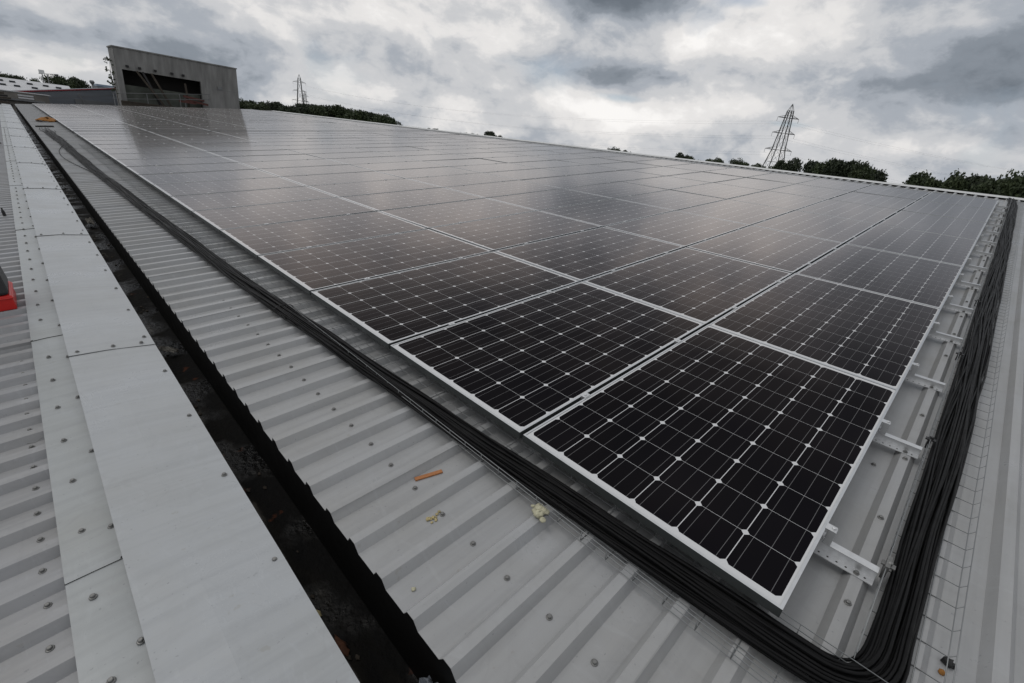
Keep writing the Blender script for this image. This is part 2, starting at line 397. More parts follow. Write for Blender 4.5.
def screws(points, parent, maxn=100, skipfar=True):
    """nearest ones each their own sub-part, the far rest one mass"""
    C0 = Vector((-1.11, 0, 1.18))
    pts = sorted(points, key=lambda q: (Vector(q[:3]) - C0).length)
    for q in pts[:maxn]:
        o = link('screw', me_s, parent, T(q[0] + random.uniform(-.003, .003), q[1] + random.uniform(-.003, .003), q[2]) @ RZ(random.random() * 3) @ Matrix.Rotation(random.uniform(-.06, .06), 4, 'X'))
    rest = pts[maxn:]
    if rest:
        b = MB()
        for q in rest: b.lathe(q[:3], [(.0102, 0), (.0102, .0018), (.0066, .0034), (.0066, .0085)], 6)
        o = b.build('screws', M['screw'], parent); o['kind'] = 'stuff'

def trough(k): return CREST0 + PITCH * (k + .5)
rs = []
for k in range(-4, 120): rs.append((-.42 + (.0 if k < 12 else -.0), trough(k), ZT))
for i in range(0, 24):                                   # crest fixings on the strip beside the panels and beyond
    x = .254 + .477 * i
    if x < 13:
        rs.append((x, CREST0, ZT + .030)); rs.append((x, CREST0 - 3 * PITCH, ZT + .030))
        rs.append((x, CREST0 - 6 * PITCH, ZT + .030))
for x, y in ((1.108, -.033), (-.19, 1.56), (-.30, 2.55)): rs.append((x, y, ZT))
screws(rs, sheet)
ls = [(-1.437, .034 + .152 * (k + .5), ZT - .036) for k in range(0, 120)]
ls += [(-1.80, .034 + .152 * (k + .5), ZT - .036) for k in range(8, 60)]
screws(ls, low)
# lap step across the left sheets, seen beside the red case
lp = MB(); lp.box(-3.0, -1.392, 3.50, 3.505, ZT - .036, ZT - .004); lp.build('sheet_lap', M['sheet_old'], wh)

# wide pale cap flashings over the gutter edge, 3 m pieces overlapping
def cap_piece(y0, y1, lift):
    """near edge rides over the end of the piece before it"""
    b = MB(); n = 14; vs = []
    for i in range(n + 1):
        y = y0 + (y1 - y0) * i / n; l_ = lift * (1 - i / n)
        pts = [(-.893, ZT + l_ - .05), (-.893, ZT + l_), (-1.10, ZT + l_ + .030), (-1.248, ZT + l_ + .040), (-1.250, ZT + .003)]
        for k, (x, z) in enumerate(pts):
            wob = (.0026 * math.sin(y * 5.1 + k * 1.7) + .0018 * math.sin(y * 11.3 + k)) if 0 < k < 4 else 0
            vs.append((x, y, z + wob))
    q = 5; fs = [(i * q + j, i * q + j + 1, (i + 1) * q + j + 1, (i + 1) * q + j) for i in range(n) for j in range(q - 1)]
    b.add(vs, fs)
    return b
cy = [-3.9, .12, 3.04, 5.96, 8.88, 11.8, 14.72, 17.64, 20.56, 23.48, 26.4, 29.32, 32.24, 35.16, 38.08, 41.0]
allcap = []
for i in range(len(cy) - 1):
    c = cap_piece(cy[i], cy[i + 1] + (.06 if i < len(cy) - 2 else 0), .0052).build('cap_flashing', M['cap'], wh)
    s_ = c.modifiers.new('thick', 'SOLIDIFY'); s_.thickness = .0014; s_.offset = -1
    def zc_(y): return .0052 * (1 - (y - cy[i]) / (cy[i + 1] - cy[i] + .06))
    if i:
        sb = MB(); sb.add([(-.9, cy[i] + .001, ZT - .003), (-1.10, cy[i] + .001, ZT + .027), (-1.247, cy[i] + .001, ZT + .037), (-1.247, cy[i] + .001, ZT + .0436), (-1.10, cy[i] + .001, ZT + .0336), (-.9, cy[i] + .001, ZT + .0036),
            (-.9, cy[i] + .03, ZT - .003), (-1.10, cy[i] + .03, ZT + .027), (-1.247, cy[i] + .03, ZT + .037)], [(0, 1, 4, 5), (1, 2, 3, 4), (0, 6, 7, 1), (1, 7, 8, 2)])
        sb.build('sealant_bead', M['void'], c)
    pts = []
    y = math.ceil((cy[i] - .17 + .06) / .498) * .498 + .17
    while y < cy[i + 1]:
        pts.append((-.920, y, ZT + zc_(y) + .0045)); y += .498
    if i:
        y = cy[i] + .036
        for fx, dz in ((-1.215, .0385), (-1.07, .027), (-.945, .0085)): pts.append((fx, y, ZT + dz + .0052))
    if i < 10: screws(pts, c)
    else: allcap += pts
# narrow flat strip left of it
sy = [-3.9, 1.49, 3.49, 6.53, 9.5, 12.5, 15.5, 18.5, 21.5, 24.5, 27.5, 30.5, 33.5, 36.5, 41]
for i in range(len(sy) - 1):
    b = MB(); lf = ZT - .002
    n = 8; vs = []
    for k in range(n + 1):
        y = sy[i] + (sy[i + 1] - sy[i] + .04) * k / n; lf = ZT - .002 + .0035 * (1 - k / n)
        for j, (x, z) in enumerate(((-1.2505, lf), (-1.32, lf), (-1.388, lf - .001), (-1.391, lf - .034))):
            vs.append((x, y, z + (.0012 * math.sin(y * 7 + j * 2) if j < 3 else 0)))
    fs = [(k * 4 + j, k * 4 + j + 1, (k + 1) * 4 + j + 1, (k + 1) * 4 + j) for k in range(n) for j in range(3)]
    b.add(vs, fs); s_ob = b.build('edge_flashing', M['strip'], wh); lf = ZT - .0005
    sb = MB(); sb.box(-1.389, -1.2505, sy[i] + .0012, sy[i] + .01, ZT - .006, ZT + .0006); sb.build('sealant_bead', M['void'], s_ob)
    pts = []
    y = math.ceil((sy[i] + .05 - .185) / .302) * .302 + .185
    while y < min(sy[i + 1], 24):
        pts.append((-1.332, y, lf + .001)); y += .302
    y = math.ceil((sy[i] + .05 - .16) / .498) * .498 + .16
    while y < min(sy[i + 1], 24):
        pts.append((-1.258, y, lf + .001)); y += .498
    if sy[i] < 20: screws(pts, s_ob)
# ridge capping pieces
for i in range(15):
    y0 = YN + 3 * i; b = MB(); lf = .002 * (i % 2)
    b.add([(XR - .22, y0 - .03, ZT + .034 + lf), (XR, y0 - .03, ZT + .055 + lf), (XR + .22, y0 - .03, ZT - .005 + lf),
           (XR - .22, y0 + 3, ZT + .034 + lf), (XR, y0 + 3, ZT + .055 + lf), (XR + .22, y0 + 3, ZT - .005 + lf),
           (XR - .222, y0 - .03, ZT + .004), (XR - .222, y0 + 3, ZT + .004)], [(0, 1, 4, 3), (1, 2, 5, 4)])
    b.build('ridge_capping', M['ridge'], wh)
b = MB(); b.box(XR - .12, XR - .06, YN, YF, ZT + .001, ZT + .033); b.build('ridge_gap_shade', M['dark'], wh)  # dark strip put in for the shade in the gaps under the capping
# verge trim at the far end
b = MB(); b.box(-.7, XR, YF - .14, YF + .03, ZT + .03, ZT + .042); b.box(-.7, XR, YF + .031, YF + .035, -.4, ZT + .04); b.build('verge_trim', M['sheet'], wh)
# walls below
wl = MB(); wl.extrude_y([(-9, -1.3), (-.95, -.55), (XR - .1, -.22), (XR + 12.5, -2.9), (XR + 12.5, -9.4), (-9, -7.0)], YN + .15, YF - .15)
wl.build('wall', M['greyclad'], wh)

# ================================================================== SOLAR PANELS
def ordw(n):
    a = 'zeroth first second third fourth fifth sixth seventh eighth ninth tenth eleventh twelfth thirteenth fourteenth fifteenth sixteenth seventeenth eighteenth nineteenth'.split()
    t = {20: 'twent', 30: 'thirt', 40: 'fort'}
    if n < 20: return a[n]
    d_, r_ = n // 10 * 10, n % 10
    return t[d_] + ('ieth' if r_ == 0 else 'y-' + a[r_])
LIP, FH = .0085, .034
fr = MB()
def ring(b, x0, x1, y0, y1, w, z0, z1):
    b.box(x0, x1, y0, y0 + w, z0, z1); b.box(x0, x1, y1 - w, y1, z0, z1)
    b.box(x0, x0 + w, y0 + w, y1 - w, z0, z1); b.box(x1 - w, x1, y0 + w, y1 - w, z0, z1)
def mitred(b, x0, x1, y0, y1, w, z0, z1):
    o = [(x0, y0), (x1, y0), (x1, y1), (x0, y1)]; i_ = [(x0 + w, y0 + w), (x1 - w, y0 + w), (x1 - w, y1 - w), (x0 + w, y1 - w)]
    vs = [(*p_, z1) for p_ in o] + [(*p_, z1) for p_ in i_] + [(*p_, z0) for p_ in o] + [(*p_, z0) for p_ in i_]
    fs = []
    for k in range(4):
        j = (k + 1) % 4
        fs += [(k, j, 4 + j, 4 + k), (8 + k, 12 + k, 12 + j, 8 + j), (k, 8 + k, 8 + j, j), (4 + k, 4 + j, 12 + j, 12 + k)]
    b.add(vs, fs)
mitred(fr, 0, PL_, 0, PW_, LIP, -FH, 0)
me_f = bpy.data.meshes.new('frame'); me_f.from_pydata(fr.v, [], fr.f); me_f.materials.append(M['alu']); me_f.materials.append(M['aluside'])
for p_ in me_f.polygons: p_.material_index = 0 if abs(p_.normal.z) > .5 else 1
lm = MB(); lm.box(LIP - .002, PL_ - LIP + .002, LIP - .002, PW_ - LIP + .002, -.0075, -.0022)
me_l = bpy.data.meshes.new('cell_sheet'); me_l.from_pydata(lm.v, [], lm.f); me_l.materials.append(M['cells'])
ck = MB(); ck.box(-.020, .020, -.011, .011, -.035, .0028); ck.box(-.020, .020, -.0135, .0135, .0005, .0036); ck.lathe((0, 0, .0036), [(.0062, 0), (.0062, .005), (.004, .006)], 8)
me_c = bpy.data.meshes.new('clamp'); me_c.from_pydata(ck.v, [], ck.f); me_c.materials.append(M['alu2'])
PX, PY = 1.670, 1.006
NCOL, NROW = 40, 7
GAPCOL, GAP = 18, .16
def col_y(j): return j * PY + (GAP if j >= GAPCOL else 0) + .010
for j in range(NCOL):
    for i in range(NROW):
        x0, y0 = i * PX + .0015, col_y(j)
        place = ('along the gutter side' if i == 0 else 'along the ridge side' if i == NROW - 1 else ordw(i + 1) + ' row up from the gutter')
        if i == 0 and j == 0: lab = 'nearest solar panel, at the corner where the black cables turn'
        else: lab = f'solar panel {place}, ' + ('in the nearest column' if j == 0 else f'{ordw(j + 1)} column from the near end')
        jit = Matrix.Rotation(random.gauss(0, .0016), 4, 'X') @ Matrix.Rotation(random.gauss(0, .0012), 4, 'Y')
        o = thing('solar_panel', lab, 'solar panel', ROOF @ T(x0, y0, random.uniform(-.0008, .0008)) @ jit, 'solar panels in the rooftop array')
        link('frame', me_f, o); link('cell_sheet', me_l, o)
        if j < NCOL - 1 and j != GAPCOL - 1:
            for cx in (.42, 1.29): link('clamp', me_c, o, T(cx, PY - .010, 0))

# ================================================================== RAIL STUBS along the near edge
for i in range(NROW):
    for cx in (.42, 1.29):
        x = i * PX + cx
        pos = ('lower' if cx < 1 else 'upper')
        lab = f'aluminium rail stub under the {pos} half of the {ordw(i + 1)} panel up the near edge'
        o = thing('mounting_rail', lab, 'mounting rail', ROOF @ T(x, 0, 0), 'mounting rail stubs along the near panel edge')
        ZC = ZT + .030
        b = MB()
        y0, y1 = -.158 + random.uniform(-.008, .008), .26
        b.box(-.044, .020, y0, y1, ZC + .0005, ZC + .0035)              # foot flange
        b.box(-.013, -.0105, y0, y1, ZC + .0035, -.0585); b.box(.0105, .013, y0, y1, ZC + .0035, -.0585)
        b.box(-.0145, .0145, y0, y1, -.0585, -.0560); b.box(-.012, .012, .004, y1, -.0558, -.0345)
        b.build('rail_profile', M['alu2'], o)
        b = MB()
        for k in range(8): b.lathe((-.030, y0 + .022 + k * .026, ZC + .0037), [(.0034, 0), (.0030, .0004)], 8)
        b.build('slot_holes', M['dark'], o)
        b = MB(); b.box(-.013, .013, -.020, .002, -.0558, .0008); b.box(-.015, .015, -.018, .012, .0010, .0036); b.lathe((0, -.010, .0036), [(.006, 0), (.006, .005), (.004, .006)], 8)
        b.build('end_clamp', M['alu2'], o, bevel=.0008)
        b = MB(); b.lathe((-.030, y0 + .045, ZC + .0042), [(.009, 0), (.009, .0015), (.006, .002), (.006, .007)], 8); b.build('bolt', M['screw'], o)

# ================================================================== WIRE BASKET TRAYS
def tray(along, a0, a1, b0, b1, zb, hh, label, flare=0.0, ho=None):
    """along: 'Y' or 'X'. b0 the outer side, b1 the side toward the panels"""
    o = thing('cable_tray', label, 'cable tray', ROOF, 'wire basket cable trays')
    r = .0015; ho = ho or hh
    def P(a, b_, z): return (b_, a, z) if along == 'Y' else (a, b_, z)
    sgn = 1 if b1 > b0 else -1
    lo = MB(); n = 5 if along == 'Y' else 4
    L_ = a1 - a0; seg = max(2, int(L_ / .5))
    rows = [(b0 + (b1 - b0) * k / (n - 1), zb) for k in range(n)] + [(b0 - sgn * flare, zb + ho), (b1, zb + hh), (b1, zb + hh * .5)] + ([(b0, zb + ho * .5)] if ho > .03 else [])
    for (bb, z) in rows:
        ph = random.random() * 6
        lo.tube([P(a0 + L_ * k / seg, bb + .0018 * math.sin(k * 1.3 + ph), z + .001 * math.sin(k * .9 + ph)) for k in range(seg + 1)], r, 5)
    lo.build('lengthwise_wires', M['galv'], o)
    cr = MB(); a = a0 + .02
    while a < a1:
        e = random.uniform(-.0015, .0015)
        cr.tube([P(a + e, b0 - sgn * flare, zb + ho - .002), P(a, b0, zb - .002), P(a, b1, zb - .002), P(a + e, b1, zb + hh - .002)], r, 5)
        a += .1
    cr.build('cross_wires', M['galv'], o)
    return o
ZB = ZT + .034
tray('Y', -.36, 15.0, -.165, .035, ZB, .042, 'wire basket tray running beside the lower panel edge')
tray('X', .06, 12.9, -.345, -.165, ZB, .045, 'wire basket tray climbing the slope beside the near panel edge', flare=.012, ho=.020)
# tray clamps: small dark brackets on the right tray
for k, (x, lab) in enumerate(((.455, 'dark metal bracket gripping the tray beside the lowest rail stub'), (1.385, 'small black bracket on the tray above the second rail stub'), (2.62, 'small dark bracket on the tray beside the second panel up'), (4.0, 'small dark bracket on the tray beside the third panel up'))):
    b = MB(); s_ = 1 if k == 0 else .7
    b.box(-.028 * s_, .028 * s_, -.006, .006, -.03, .022 * s_); b.box(-.010, .010, -.020, .016, .006, .012); b.lathe((0, -.004, .012), [(.007, 0), (.007, .010), (.004, .012)], 8)
    o = b.build('tray_bracket', M['screw'] if k == 0 else M['blackplastic'], None, ROOF @ T(x, -.166, ZB + .03), bevel=.001)
    tag(o, lab, 'bracket', 'brackets on the cable tray')

# ================================================================== CABLES
# centre line of the bundle: down along the lower edge, round the corner, up the near edge
cl_pts = [  # x, y, half width
 (-.47, 21.0, .13), (-.44, 17.6, .11), (-.40, 14.5, .09), (-.385, 12, .075), (-.37, 10.3, .07), (-.335, 8.6, .068), (-.30, 7, .065), (-.262, 5.2, .062), (-.235, 4.0, .060), (-.195, 3.0, .060),
 (-.165, 2.4, .058), (-.150, 1.9, .056), (-.125, 1.5, .058), (-.108, 1.15, .060), (-.085, .80, .062), (-.068, .50, .064), (-.050, .25, .066), (-.038, .06, .064), (-.030, -.06, .060)]
corner = [(-.018, -.135, .057), (.025, -.195, .055), (.10, -.222, .052)]
right = [(.22, -.226, .048), (.40, -.228, .048), (.75, -.228, .052), (1.1, -.236, .058), (1.6, -.240, .062), (2.4, -.243, .066), (4.2, -.240, .068), (7.0, -.232, .070), (10, -.222, .070), (12.3, -.20, .072), (13.0, -.14, .07)]
path = cl_pts + corner + right
def cat(pts, t):
    n = len(pts) - 1; i = min(int(t), n - 1); f = t - i
    P0 = pts[max(i - 1, 0)]; P1 = pts[i]; P2 = pts[i + 1]; P3 = pts[min(i + 2, n)]
    return tuple(.5 * ((2 * b_) + (-a + c) * f + (2 * a - 5 * b_ + 4 * c - d_) * f * f + (-a + 3 * b_ - 3 * c + d_) * f ** 3) for a, b_, c, d_ in zip(P0, P1, P2, P3))
# distance-aware sampling
samples = []
for i in range(len(path) - 1):
    L_ = math.hypot(path[i + 1][0] - path[i][0], path[i + 1][1] - path[i][1]); k = max(3, int(L_ / .12))
    if L_ > 1.2: k = int(L_ / .25)
    for q in range(k): samples.append(cat(path, i + q / k))
samples.append(path[-1])
S_ = [0]
for i in range(1, len(samples)): S_.append(S_[-1] + math.hypot(samples[i][0] - samples[i - 1][0], samples[i][1] - samples[i - 1][1]))
frames = []
for i, q in enumerate(samples):
    a, b_ = samples[max(i - 1, 0)], samples[min(i + 1, len(samples) - 1)]
    t = Vector((b_[0] - a[0], b_[1] - a[1], 0)).normalized(); frames.append((Vector((q[0], q[1], 0)), Vector((t.y, -t.x, 0)), q[2], S_[i]))
bundle = thing('cable_bundle', 'thick bundle of black cables lying in the trays around the panels', 'cables', ROOF)
NC = 46
rc = .0050
for c in range(NC):
    layer = 0 if c < 16 else 1 if c < 31 else 2 if c < 41 else 3
    cnt = (16, 15, 10, 5)[layer]; idx = c - (0, 16, 31, 41)[layer]
    u0 = (idx + .5) / cnt * 2 - 1; u0 *= (1, .93, .72, .45)[layer]
    ph1, ph2, ph3 = (random.uniform(0, 6.28) for _ in range(3)); f1, f2 = random.uniform(.9, 2.0), random.uniform(2.8, 5.0)
    skip = random.uniform(0, 3.4)                # how far from the far end this cable begins
    side = random.uniform(-1, 1)
    pts = []
    for (pc, nn, hw, s) in frames:
        if s < skip: continue
        fan = max(0, 1 - s / 8.0)
        u = u0 + .30 * math.sin(s * f1 + ph1) + .09 * math.sin(s * f2 + ph2)
        u = u * (1 - fan) + fan * (u0 * .5 + side * 1.0 + .35 * math.sin(s * 2.2 + ph1))
        u = max(-1.05, min(1.05, u)) if fan == 0 else u
        z = ZB + .0055 + rc * 1.6 * layer * (1 - .5 * fan) + .0035 * math.sin(s * f2 * 1.3 + ph3) + .003
        if s < 6: z -= .004 * min(1, fan * 3)
        off = -nn * (u * hw * .84)
        pts.append(pc + off + Vector((0, 0, max(z, ZT + .04))))
    b = MB(); b.tube(pts, rc, 6); b.build('cable', M['black'], bundle)
# tie wraps
for k, s0 in enumerate([i for i in range(0, len(frames), 9)]):
    pc, nn, hw, s = frames[s0]
    if s < 4.5 or s > 19: continue
    b = MB(); pts = []
    for q in range(13):
        a = math.pi * q / 12; pts.append(pc + nn * (math.cos(a) * (hw + .006)) + Vector((0, 0, ZB + .004 + math.sin(a) * .038)))
    b.tube(pts, .0022, 5); b.build('tie_wrap', M['blackplastic'], bundle)
# two loose cables straying from the bundle
for lab, pts in (('single loose black cable curving away left of the bundle far down the roof', [(-.30, 16.2), (-.46, 14.9), (-.60, 13.6), (-.61, 12.3), (-.50, 10.9), (-.42, 10.1), (-.38, 9.2)]),
                 ('thin black cable end looping out of the tray near the middle of its run', [(-.175, 2.98), (-.225, 2.88), (-.236, 2.80), (-.222, 2.73), (-.20, 2.67), (-.165, 2.60)])):
    n = len(pts) - 1; P3 = [(*q, 0) for q in pts]
    b = MB(); z0 = ZT + .040
    b.tube([Vector(cat(P3, n * q / 40)) + Vector((0, 0, z0 + (.03 if abs(q - 20) > 17 and n < 6 else 0))) for q in range(41)], .0055 if n > 5.5 else .004, 6)
    tag(b.build('loose_cable', M['black'], None, ROOF), lab, 'cable')

# ================================================================== SMALL THINGS ON THE ROOF
b = MB(); b.box(-.055, .055, -.0085, .0085, 0, .006)
tag(b.build('wood_offcut', M['orangewood'], None, ROOF @ T(-.345, 1.162, ZT + .001) @ RZ(-.30), bevel=.001), 'thin orange strip of wood lying between two roof ribs', 'wood strip')
def crumbs(name, label, c, spread, n, r, mt, seed, cat_):
    rnd = random.Random(seed); b = MB()
    for k in range(n):
        rr = r * rnd.uniform(.5, 1.2)
        b.blob((rnd.gauss(0, spread), rnd.gauss(0, spread * .8), rr * .4), rr, seed * 50 + k, 7, 5, .35, (1, 1, .6))
    return tag(b.build(name, mt, None, ROOF @ T(*c)), label, cat_)
crumbs('foam_scrap', 'scattered yellow foam crumbs in a trough below the wood strip', (-.45, .985, ZT), .014, 9, .0085, M['foam'], 3, 'foam scrap')
crumbs('foam_scrap', 'tiny single pale crumb in a trough near the gutter', (-.654, .808, ZT), .004, 2, .006, M['foampale'], 5, 'foam scrap')
crumbs('foam_scrap', 'pale yellow foam lump on a rib end against the tray', (-.178, .720, ZT + .036), .017, 13, .015, M['foampale'], 8, 'foam scrap')
# plastic in the gutter
def crumple(w, l, h, seed):
    rnd = random.Random(seed); b = MB(); n = 9
    vs = [((i / n - .5) * w * rnd.uniform(.85, 1.1), (j / n - .5) * l * rnd.uniform(.85, 1.1), rnd.uniform(0, h) * (1 - .5 * abs(i / n - .5))) for i in range(n + 1) for j in range(n + 1)]
    b.add(vs, [(i * (n + 1) + j, (i + 1) * (n + 1) + j, (i + 1) * (n + 1) + j + 1, i * (n + 1) + j + 1) for i in range(n) for j in range(n)]); return b
def solid(o, t):
    m_ = o.modifiers.new('thick', 'SOLIDIFY'); m_.thickness = t; return o
tag(solid(crumple(.085, .11, .05, 2).build('plastic_bag', M['plasticbag'], None, ROOF @ T(-.765, .575, -.25)), .001), 'crumpled grey plastic bag in the gutter at the bottom of the photo', 'plastic bag')
tag(solid(crumple(.05, .14, .02, 5).build('rag', M['ragdirty'], None, ROOF @ T(-.80, 3.55, -.40) @ RZ(.5)), .002), 'pale crumpled rag lying in the gutter', 'rag')
tag(solid(crumple(.06, .35, .03, 6).build('debris_clump', M['ragdirty'], None, ROOF @ T(-.77, 7.9, -.38)), .002), 'pale clump of debris far along the gutter', 'debris')
for k, (x, y, s, mt, lab) in enumerate(((-.835, .98, .030, 'rustleaf', 'rust brown flake on the near gutter floor'), (-.82, .72, .040, 'rustleaf', 'largest rust brown patch of debris in the near gutter'), (-.845, 1.14, .02, 'foam', 'small tan leaf scrap in the gutter'))):
    b = MB(); b.blob((0, 0, .004), s, 70 + k, 9, 5, .4, (.6, 1.3, .18))
    tag(b.build('gutter_debris', M[mt], None, ROOF @ T(x, y, -.428)), lab, 'debris')
rnd = random.Random(4); b = MB()
for k in range(110):
    yy = rnd.uniform(.3, 14) ** 1; b.blob((-.87 + abs(rnd.gauss(0, .07)), yy, -.427), rnd.uniform(.004, .014) * (1 + yy * .06), k, 5, 4, .4, (.8, 1.4, .15))
tag(b.build('silt', M['silt'], None, ROOF), 'leaf litter and silt along the gutter floor', 'leaf litter', kind='stuff')
# bits near the bottom right corner of the tray
b = MB(); b.blob((0, 0, .008), .012, 91, 7, 5, .4); b.box(-.004, .006, -.016, .01, 0, .012)
tag(b.build('plastic_clip', M['blackplastic'], None, ROOF @ T(.285, -.352, ZT + .002)), 'small black clip on the sheet right of the cable corner', 'clip')
b = MB(); b.blob((0, 0, .004), .007, 92, 7, 5, .4)
tag(b.build('copper_scrap', M['ropeorange'], None, ROOF @ T(.245, -.345, ZT + .001)), 'tiny orange scrap below the black clip', 'scrap')
# rope heap far along the edge
b = MB(); rnd = random.Random(12)
pts = []
for k in range(240):
    a = k * .45; r_ = .10 + .17 * abs(math.sin(k * .21)) ; pts.append((math.cos(a) * r_ * .95 + rnd.uniform(-.02, .02), math.sin(a) * r_ * 1.8, .03 + .10 * math.exp(-(r_ / .2) ** 2) + .03 * math.sin(k * .9)))
b.tube(pts, .016, 5)
tag(b.build('rope_coil', M['ropeorange'], None, ROOF @ T(-.25, 24.2, ZT + .03)), 'heap of orange-brown rope at the far end of the cables', 'rope')
b = MB(); b.box(-.22, .20, -.05, .05, 0, .035)
tag(b.build('junction_box', M['blackplastic'], None, ROOF @ T(-.42, 21.3, ZT + .034), bevel=.006), 'flat black box where the far cable ends gather', 'box')

# red based case with black top at the left edge
t = thing('tool_case', 'glossy red plastic case with a sloping black top at the left edge', 'tool case', ROOF @ T(-1.428, 4.12, ZT - .006))
b = MB(); b.box(-.44, 0, 0, .34, 0, .095); b.box(-.45, .006, -.006, .346, .070, .086); b.build('base', M['red'], t, bevel=.012)
b = MB()
b.add([(-.44, .0, .096), (-.004, .0, .096), (-.004, .335, .096), (-.44, .335, .096), (-.36, .12, .78), (-.035, .12, .62), (-.035, .29, .62), (-.36, .29, .78)],
      [(0, 1, 5, 4), (1, 2, 6, 5), (2, 3, 7, 6), (3, 0, 4, 7), (4, 5, 6, 7), (3, 2, 1, 0)])
b.build('cover', M['blackplastic'], t, bevel=.02)
b = MB(); b.tube([(-.32, .20, .76), (-.31, .20, .84), (-.18, .20, .82), (-.16, .20, .70)], .012, 8); b.build('handle', M['blackplastic'], t)
b = MB(); b.box(-.075, -.050, .030, .036, .20, .245, Matrix.Rotation(-.22, 4, 'X')); b.build('latch', M['alu2'], t)
b = MB(); b.lathe((0, 0, 0), [(.014, 0), (.014, .05), (.007, .065), (.007, .085)], 10)
tag(b.build('glue_bottle', M['blackplastic'], None, ROOF @ T(-1.455, 7.35, ZT - .006)), 'small black bottle standing on the left roof beyond the red case', 'bottle')
b = MB(); b.tube([(-1.75, 15.9, ZT + .03), (-1.42, 15.8, ZT + .03)], .016, 6)
tag(b.build('black_rod', M['blackplastic'], None, ROOF), 'short black rod lying across the far left roof', 'rod')
b = MB(); b.tube([(-1.44, 2.375, ZT - .003), (-1.415, 2.36, ZT - .001), (-1.393, 2.37, ZT + .006)], .0012, 5)
tag(b.build('bent_wire', M['screw'], None, ROOF), 'short bent wire beside the left flashing strip', 'wire')

# ================================================================== BUILDINGS BEYOND THE ROOF (world axes, z from ground)
def W_(x, y, z): return T(x, y, z)
H0 = 8.0
# concrete tower with the wide opening
t = thing('concrete_tower', 'grey concrete block with a wide dark opening standing beyond the roof', 'building', T(0, 46, 0))
x0, x1, ox0, ox1, zt, oz = 4.88, 12.52, 5.20, 9.93, H0 + 4.0, H0 + 2.70
b = MB()
b.box(x0, ox0, 0, .32, 0, zt); b.box(ox1, x1, 0, .32, 0, zt); b.box(ox0, ox1, 0, .32, oz, zt)
b.box(x0, x0 + .3, .32, 2.0, 0, zt - .002); b.box(x1 - .3, x1, .32, 2.0, 0, zt - .002)
b.box(x0 + .3, x1 - .3, .32, 2.0, zt - .25, zt - .004)
b.box(ox0, ox1, 0, .32, 0, H0 + .3)
b.build('wall', M['concrete'], t)
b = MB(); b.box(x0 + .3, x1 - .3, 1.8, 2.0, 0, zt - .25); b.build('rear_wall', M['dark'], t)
b = MB(); b.box(ox0 + .02, ox1 - .02, .5, .62, H0 - .5, H0 + 1.75); b.build('stained_panel', M['mossy'], t)
b = MB(); b.box(x0 - .05, x1 + .05, -.06, 2.05, zt + .002, zt + .08); b.build('coping', M['concrete'], t)
for a, c_, w_, mt in (((6.0, -.12, oz), (7.45, -.12, H0 + .5), .16, 'timber'), ((6.35, .1, oz + .02), (7.25, .1, H0 + .5), .42, 'blackplastic'), ((6.85, -.12, oz), (7.85, -.12, H0 + .5), .16, 'timber'), ((8.9, .1, oz - .3), (9.0, .1, H0 + .5), .12, 'timber')):
    b = MB(); b.bar(a, c_, w_, .12); b.build('brace', M[mt], t)
for x in (5.55, 6.25, 7.15, 8.15, 8.85):
    b = MB(); b.box(x - .11, x + .05, -.14, 0, oz + .16, oz + .30); b.box(x - .03, x + .02, -.26, -.14, oz + .20, oz + .26); b.build('floodlight', M['blackplastic'], t)
b = MB(); b.box(10.7, 12.5, -.004, 0, H0 + 2.30, H0 + 2.33); b.box(11.05, 11.35, -.05, 0, H0 + 2.35, H0 + 2.55); b.build('conduit', M['ins'], t)
t = thing('guard_rail', 'thin double guard rail in front of the concrete block opening', 'railing', T(0, 45.4, 0))
for z in (.72, 1.08):
    b = MB(); b.tube([(4.3, 0, H0 + z), (10.3, 0, H0 + z + .80)], .02, 6); b.build('rail', M['ins'], t)
for x in (4.4, 6.3, 8.3, 10.2):
    b = MB(); b.tube([(x, 0, 0), (x, 0, H0 + 1.1 + (x - 4.3) * .133)], .02, 6); b.build('post', M['ins'], t)
t = thing('barrier_boards', 'dull red boards stacked at the right of the dark opening', 'boards', T(0, 45.7, 0))
for k, (a, c_) in enumerate((((8.6, 0, H0 + 1.52), (9.95, 0, H0 + 1.38)), ((8.7, .05, H0 + 1.30), (10.2, .05, H0 + 1.12)), ((8.3, .05, H0 + 1.15), (9.4, .05, H0 + 1.12)))):
    b = MB(); b.bar(a, c_, .05, .14); b.build('board', M['rustred'], t)
for x in (8.7, 9.9):
    b = MB(); b.box(x - .03, x + .03, .06, .12, 0, H0 + 1.5); b.build('post', M['ins'], t)
b = MB(); b.box(4.7, 10.1, -.05, .05, 0, H0 + .62); b.box(4.7, 10.1, -.08, .08, H0 + .622, H0 + .70)
tag(b.build('low_wall', M['timber'], None, T(0, 45.0, 0)), 'low brown wall at the foot of the concrete block', 'wall')
